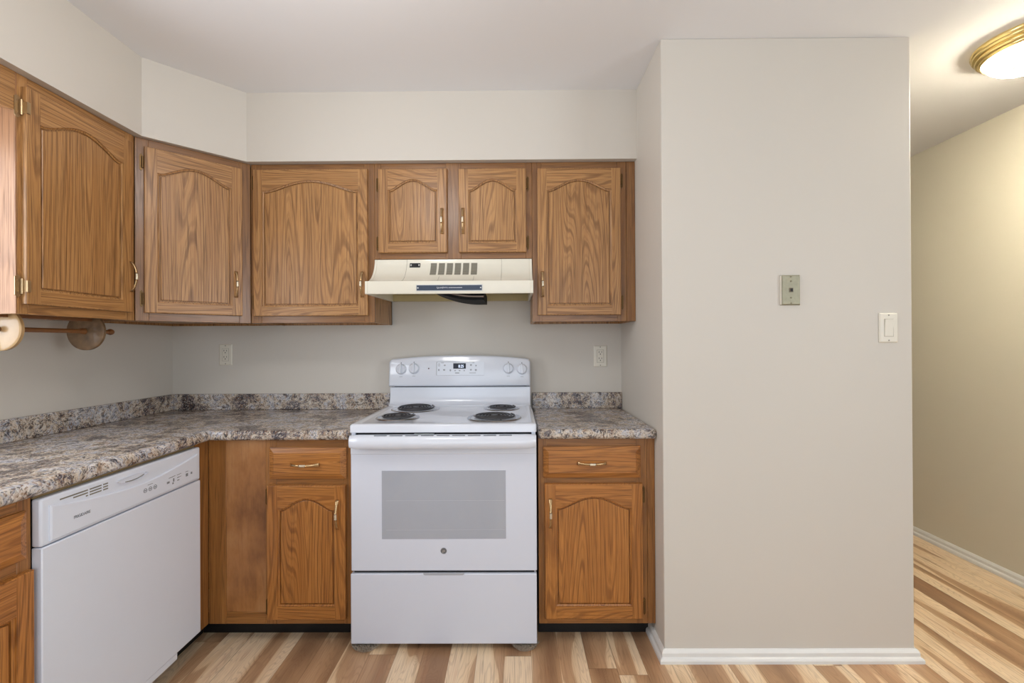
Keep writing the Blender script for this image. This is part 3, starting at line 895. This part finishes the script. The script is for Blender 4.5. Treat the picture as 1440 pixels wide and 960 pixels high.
# carpet pads under the front feet
def pad(x, y, R, label):
    r = thing('carpet_pad', label, 'carpet pad', (x, y, 0), 0, 'carpet pads under the stove')
    MB().lathe([(R * .9, 0.0), (R * .95, .006), (R * .9, .010), (0, .011)], (0, 0, 0), 24).build('backing', M['pile'], r)
    mb = MB()
    for k in range(620):
        q = random.random() * 2 * PI; rad = R * math.sqrt(random.random())
        a = Vector((rad * math.cos(q), rad * math.sin(q), .004))
        out = Vector((math.cos(q), math.sin(q), 0)) * (rad / R) * .009
        b = a + out + Vector((random.gauss(0, .003), random.gauss(0, .003), .012 + .005 * random.random()))
        if b.y > .008 and b.z > .0205: b.z = .0205
        b.z = min(b.z, .0212)
        mid = (a + b) / 2 + Vector((random.gauss(0, .0015), random.gauss(0, .0015), .001))
        mb.tube([a, mid, b], [.0014, .0017, .0009], 5)
    p = mb.build('pile', M['pile'], r, angle=80); p['kind'] = 'stuff'
pad(-.617, -.595, .053, 'scrap of shaggy beige carpet under the front left corner of the stove')
pad(.034, -.597, .047, 'scrap of shaggy beige carpet under the front right corner of the stove')

# ------------------------------------------------------------------ range hood
HX0, HX1 = -.668, .084
hc = (HX0 + HX1) / 2; hw = (HX1 - HX0) / 2 - .001
r = thing('range_hood', 'almond under-cabinet range hood with curved front above the stove', 'range hood', (hc, 0, 1.463))
def hp():
    pts = []
    for k in range(13):                       # concave front from the cabinet face to the lip
        u = k / 12
        y = -.306 - .140 * (1 - math.cos(u * PI / 2)) ** .9
        z = 1.6430 - (1.6430 - 1.5215) * math.sin(u * PI / 2) ** 1.0
        pts.append((y, z - 1.463))
    return pts
curve = hp()
outer = [(-.003, .1800)] + curve + [(-.452, .0575), (-.453, .004), (-.451, 0), (-.444, 0)]
mb = MB()
lip = .003
prof = outer + [(-.442, .050), (-.36, .052), (-.003, .052)]
mb.prism(prof, -hw + .012, hw - .012, 'x')
body = mb.build('shell', M['almond'], r, bevel=.0015, seg=2, angle=30, limit=50)
sp = [(-.003, .1795)] + curve + [(-.4525, .0575), (-.4535, .004), (-.451, 0.0), (-.003, .0045)]
for sx in (-1, 1):
    a, b = sx * (hw - .0118), sx * hw
    o = MB().prism(sp, min(a, b), max(a, b), 'x').build('end_cap', M['almond'], r, bevel=.0012, seg=2, angle=30, limit=50)
MB().box(-hw + .0125, hw - .0125, -.43, -.006, .040, .0515).build('underside', M['almond_in'], r)
mb = MB().box(-hw + .012, hw - .012, -.030, -.003, .006, .0395)
mb.build('rear_flange', M['almond_in'], r)
# positions on the curved front
def fr(u):
    u = max(0, min(1, u)); f = u * 12; k = min(11, int(f)); t_ = f - k
    return tuple(curve[k][i] * (1 - t_) + curve[k + 1][i] * t_ for i in (0, 1))
def on_front(mb, x0, x1, u0, u1, d=.0012, skew=0.0, n=5, mat=0):
    loops = []
    for k in range(n + 1):
        u = u0 + (u1 - u0) * k / n; y, z = fr(u); ya, za = fr(u + .02); yb, zb = fr(u - .02)
        t_ = Vector((ya - yb, za - zb)).normalized(); nn = Vector((t_.y, -t_.x))
        if nn.x > 0: nn = -nn
        s = skew * k / n
        loops.append([(x0 + s, y - nn.x * .002, z - nn.y * .002), (x1 + s, y - nn.x * .002, z - nn.y * .002), (x1 + s, y + nn.x * d, z + nn.y * d), (x0 + s, y + nn.x * d, z + nn.y * d)])
    mb.loft(loops, mat)
for k in range(6):
    xa = -.398 - hc + k * .0385
    mb = MB()
    on_front(mb, xa, xa + .029, .10, .46, .0006, 0)
    g = mb.build('vent_grille', M['vent_dark'], r)
    mb = MB()
    for j in range(9):
        u = .12 + j * .04
        on_front(mb, xa, xa + .029, u, u + .010, .0012, 0, 1)
    mb.build('louvres', M['seam'], g)
for x in (-.513, -.352, -.190, -.062):
    mb = MB()
    on_front(mb, x - hc, x - hc + .0012, .0 if x in (-.513, -.062) else .52, .985, .0004, 0, 8)
    mb.build('panel_seam', M['seam'], r)
mb = MB(); on_front(mb, -.498 - hc, -.448 - hc, .10, .215, .002)
sb = mb.build('switch_badge', M['dark'], r)
for x in (-.494, -.456):
    mb = MB(); on_front(mb, x - hc, x - hc + .005, .13, .18, .003, 0, 1)
    mb.build('switch_button', M['silver'], sb)
pl = MB().box(-.438 - hc, -.142 - hc, -.4550, -.4525, .0115, .0405).build('name_plate', M['silver'], r, bevel=.0006, seg=1)
MB().box(-.435 - hc, -.145 - hc, -.4562, -.4548, .0145, .0375).build('name_plate_face', M['navy'], pl)
for x in (-.4295, -.1505): MB().lathe([(.0032, .001), (.0032, -.0010), (0, -.0016)], (x - hc, -.4562, .026), 12, axis='y').build('plate_screw', M['silver'], pl)
mb = MB()
pts = []
for k in range(90):
    u = k / 89; x = -.346 + u * .050
    a = .0042 if k in range(0, 14) or k in range(44, 56) else .0022
    pts.append((x - hc + .0012 * math.cos(u * 60), -.4566, .0262 + a * math.sin(u * 56)))
mb.tube(pts, .0006, 5)
for k in range(18):
    xa = -.293 + k * .0034
    mb.box(xa - hc, xa + .0026 - hc, -.4568, -.4560, .0252, .0276)
mb.build('script_lettering', M['print_white'], pl)
# blackened grease filter sagging under the right of the centre
mb = MB(); loops = []
n = 16
for k in range(n + 1):
    u = k / n; x = -.398 + u * .258
    sag = .002 + .057 * math.sin(min(1, u * 1.15) * PI / 2) ** .8
    loops.append([(x - hc, -.415, .0385 - sag * .25), (x - hc, -.415, .0330 - sag), (x - hc, -.16, .0330 - sag), (x - hc, -.16, .0385 - sag * .4)])
mb.loft(loops)
f = mb.build('grease_filter', M['filter'], r, angle=40); f['label'] = 'blackened sagging grease filter'
mb = MB().tube([(l[1][0], -.4165, l[1][2] + .0165) for l in loops], .0042, 6)
mb.build('filter_rim', M['filter_edge'], f)

# ------------------------------------------------------------------ paper towel holder
px_, pz_ = XL + .19, 1.297
r = thing('paper_towel_holder', 'wooden paper towel holder with two round ends under the left wall cabinet', 'paper towel holder', (px_, -.84, ZU0 + .012))
zz = pz_ - (ZU0 + .012)
MB().box(-.03, .03, -.19, .17, -.020, -.0005).build('mount_board', M['rod'], r)
o = MB().lathe([(0, -.008), (.066, -.008), (.071, -.005), (.071, .005), (.066, .008), (0, .008)], (0, -.155, zz), 48, axis='y').build('end_disc', M['disc_pale'], r, angle=50)
o['label'] = 'pale varnished round end'
o = MB().lathe([(0, -.008), (.069, -.008), (.074, -.005), (.074, .005), (.069, .008), (0, .008)], (0, .140, zz), 48, axis='y').build('end_disc', M['disc_dark'], r, angle=50)
o['label'] = 'dark smoky round end'
mb = MB().tube([(0, -.185, zz), (0, .245, zz)], .0085, 14)
mb.lathe([(0, -.012), (.010, -.010), (.013, 0), (.010, .010), (0, .012)], (0, .245, zz), 16, axis='y')
mb.lathe([(0, -.012), (.010, -.010), (.013, 0), (.010, .010), (0, .012)], (0, -.185, zz), 16, axis='y')
mb.lathe([(.0085, -.022), (.0115, -.012), (.0125, -.002)], (0, .132, zz), 16, axis='y')
mb.build('dowel', M['rod'], r)

# ------------------------------------------------------------------ wall plates (front faces -y)
def plate(mb, w, h, t, ins=.004):
    l = lambda i, y: [(-w / 2 + i, y, -h / 2 + i), (w / 2 - i, y, -h / 2 + i), (w / 2 - i, y, h / 2 - i), (-w / 2 + i, y, h / 2 - i)]
    mb.loft([l(0, 0), l(0, -t * .5), l(ins, -t)])
    return mb
def outlet(label, x, z):
    r = thing('wall_outlet', label, 'outlet', (x, -.0005, z), 0, 'duplex outlets')
    plate(MB(), .071, .114, .006).build('cover_plate', M['ivory'], r)
    MB().box(-.0185, .0185, -.0064, -.002, -.0345, .0345).build('insert_gap', M['ivory_edge'], r)
    ins = MB().box(-.0172, .0172, -.0074, -.002, -.0335, .0335).build('receptacle', M['ivory'], r, bevel=.001)
    mb = MB()
    for zc in (.0185, -.0155):
        mb.box(-.0085, -.0060, -.0078, -.0070, zc - .0005, zc + .0085).box(.0060, .0082, -.0078, -.0070, zc, zc + .0080)
        mb.lathe([(.0028, .0004), (.0028, -.0004), (0, -.0004)], (0, -.0074, zc - .0075), 12, axis='y')
    mb.build('socket_slots', M['slot'], ins)
    for zc in (.049, -.049): MB().lathe([(.003, .0005), (.003, -.0006), (0, -.0010)], (0, -.006, zc), 12, axis='y').build('screw', M['ivory_edge'], r)
outlet('ivory duplex outlet on back wall above the long corner countertop', -1.576, 1.1865)
outlet('ivory duplex outlet on back wall above the short countertop right of the stove', .4625, 1.168)
r = thing('phone_jack', 'dull metal phone jack plate on the front of the partition wall', 'phone jack', (1.073, YP - .0005, 1.442))
plate(MB(), .074, .117, .010, .004).build('cover_plate', M['steelplate'], r)
MB().box(-.0375, -.0368, -.0105, 0, -.057, .057).build('raised_edge', M['ivory'], r)
mb = MB().box(-.0075, .0075, -.0115, -.009, -.0085, .0085)
j = mb.build('jack_frame', plain('brown_jack_plastic', (110, 96, 76), .5), r)
MB().box(-.0035, .006, -.0122, -.011, -.006, .006).build('jack_socket', M['slot'], j)
dull = plain('dull_screw', (126, 118, 96), .4, metal=.6)
for zc in (.051, .034, -.030, -.051): MB().lathe([(.0034, .0005), (.0034, -.0012), (0, -.0018)], (0, -.010, zc), 12, axis='y').build('screw', dull, r)
r = thing('light_switch', 'ivory rocker light switch near the outer edge of the partition wall', 'light switch', (1.4525, YP - .0005, 1.2935))
plate(MB(), .071, .115, .006).build('cover_plate', M['ivory'], r)
MB().box(-.0178, .0178, -.0064, -.002, -.0345, .0345).build('insert_gap', M['ivory_edge'], r)
mb = MB().prism([(-.002, -.0333), (-.0070, -.0333), (-.0078, 0), (-.0105, .0333), (-.002, .0333)], -.0166, .0166, 'x')
mb.build('rocker', M['ivory'], r, bevel=.0008)
for zc in (.049, -.049): MB().lathe([(.003, .0005), (.003, -.0006), (0, -.0010)], (0, -.006, zc), 12, axis='y').build('screw', M['ivory_edge'], r)

# ------------------------------------------------------------------ hallway ceiling light
LX, LY = 2.055, -.665
r = thing('ceiling_light', 'round flush ceiling light with brass rim and lit glass bowl in the hallway', 'ceiling light', (LX, LY, ZC))
MB().lathe([(.150, -.0005), (.176, -.001), (.178, -.010), (.172, -.016), (.174, -.022), (.169, -.029), (.163, -.031), (.165, -.037), (.160, -.044), (.153, -.046), (.152, -.052), (.146, -.056), (.139, -.052), (.139, -.02)], n=64).build('rim', M['polished_brass'], r, angle=60)
prof = [(.1385, -.044)]
for k in range(1, 13):
    q = k / 12 * PI / 2
    prof.append((.137 * math.cos(q) ** .9 if k < 12 else 0.001, -.050 - .062 * math.sin(q)))
MB().lathe(prof, n=64).build('glass_bowl', M['dome'], r, angle=80)
MB().lathe([(.006, -.112), (.014, -.113), (.015, -.116), (.008, -.120), (.010, -.125), (.008, -.130), (.001, -.133)], n=24).build('finial', M['polished_brass'], r, angle=60)
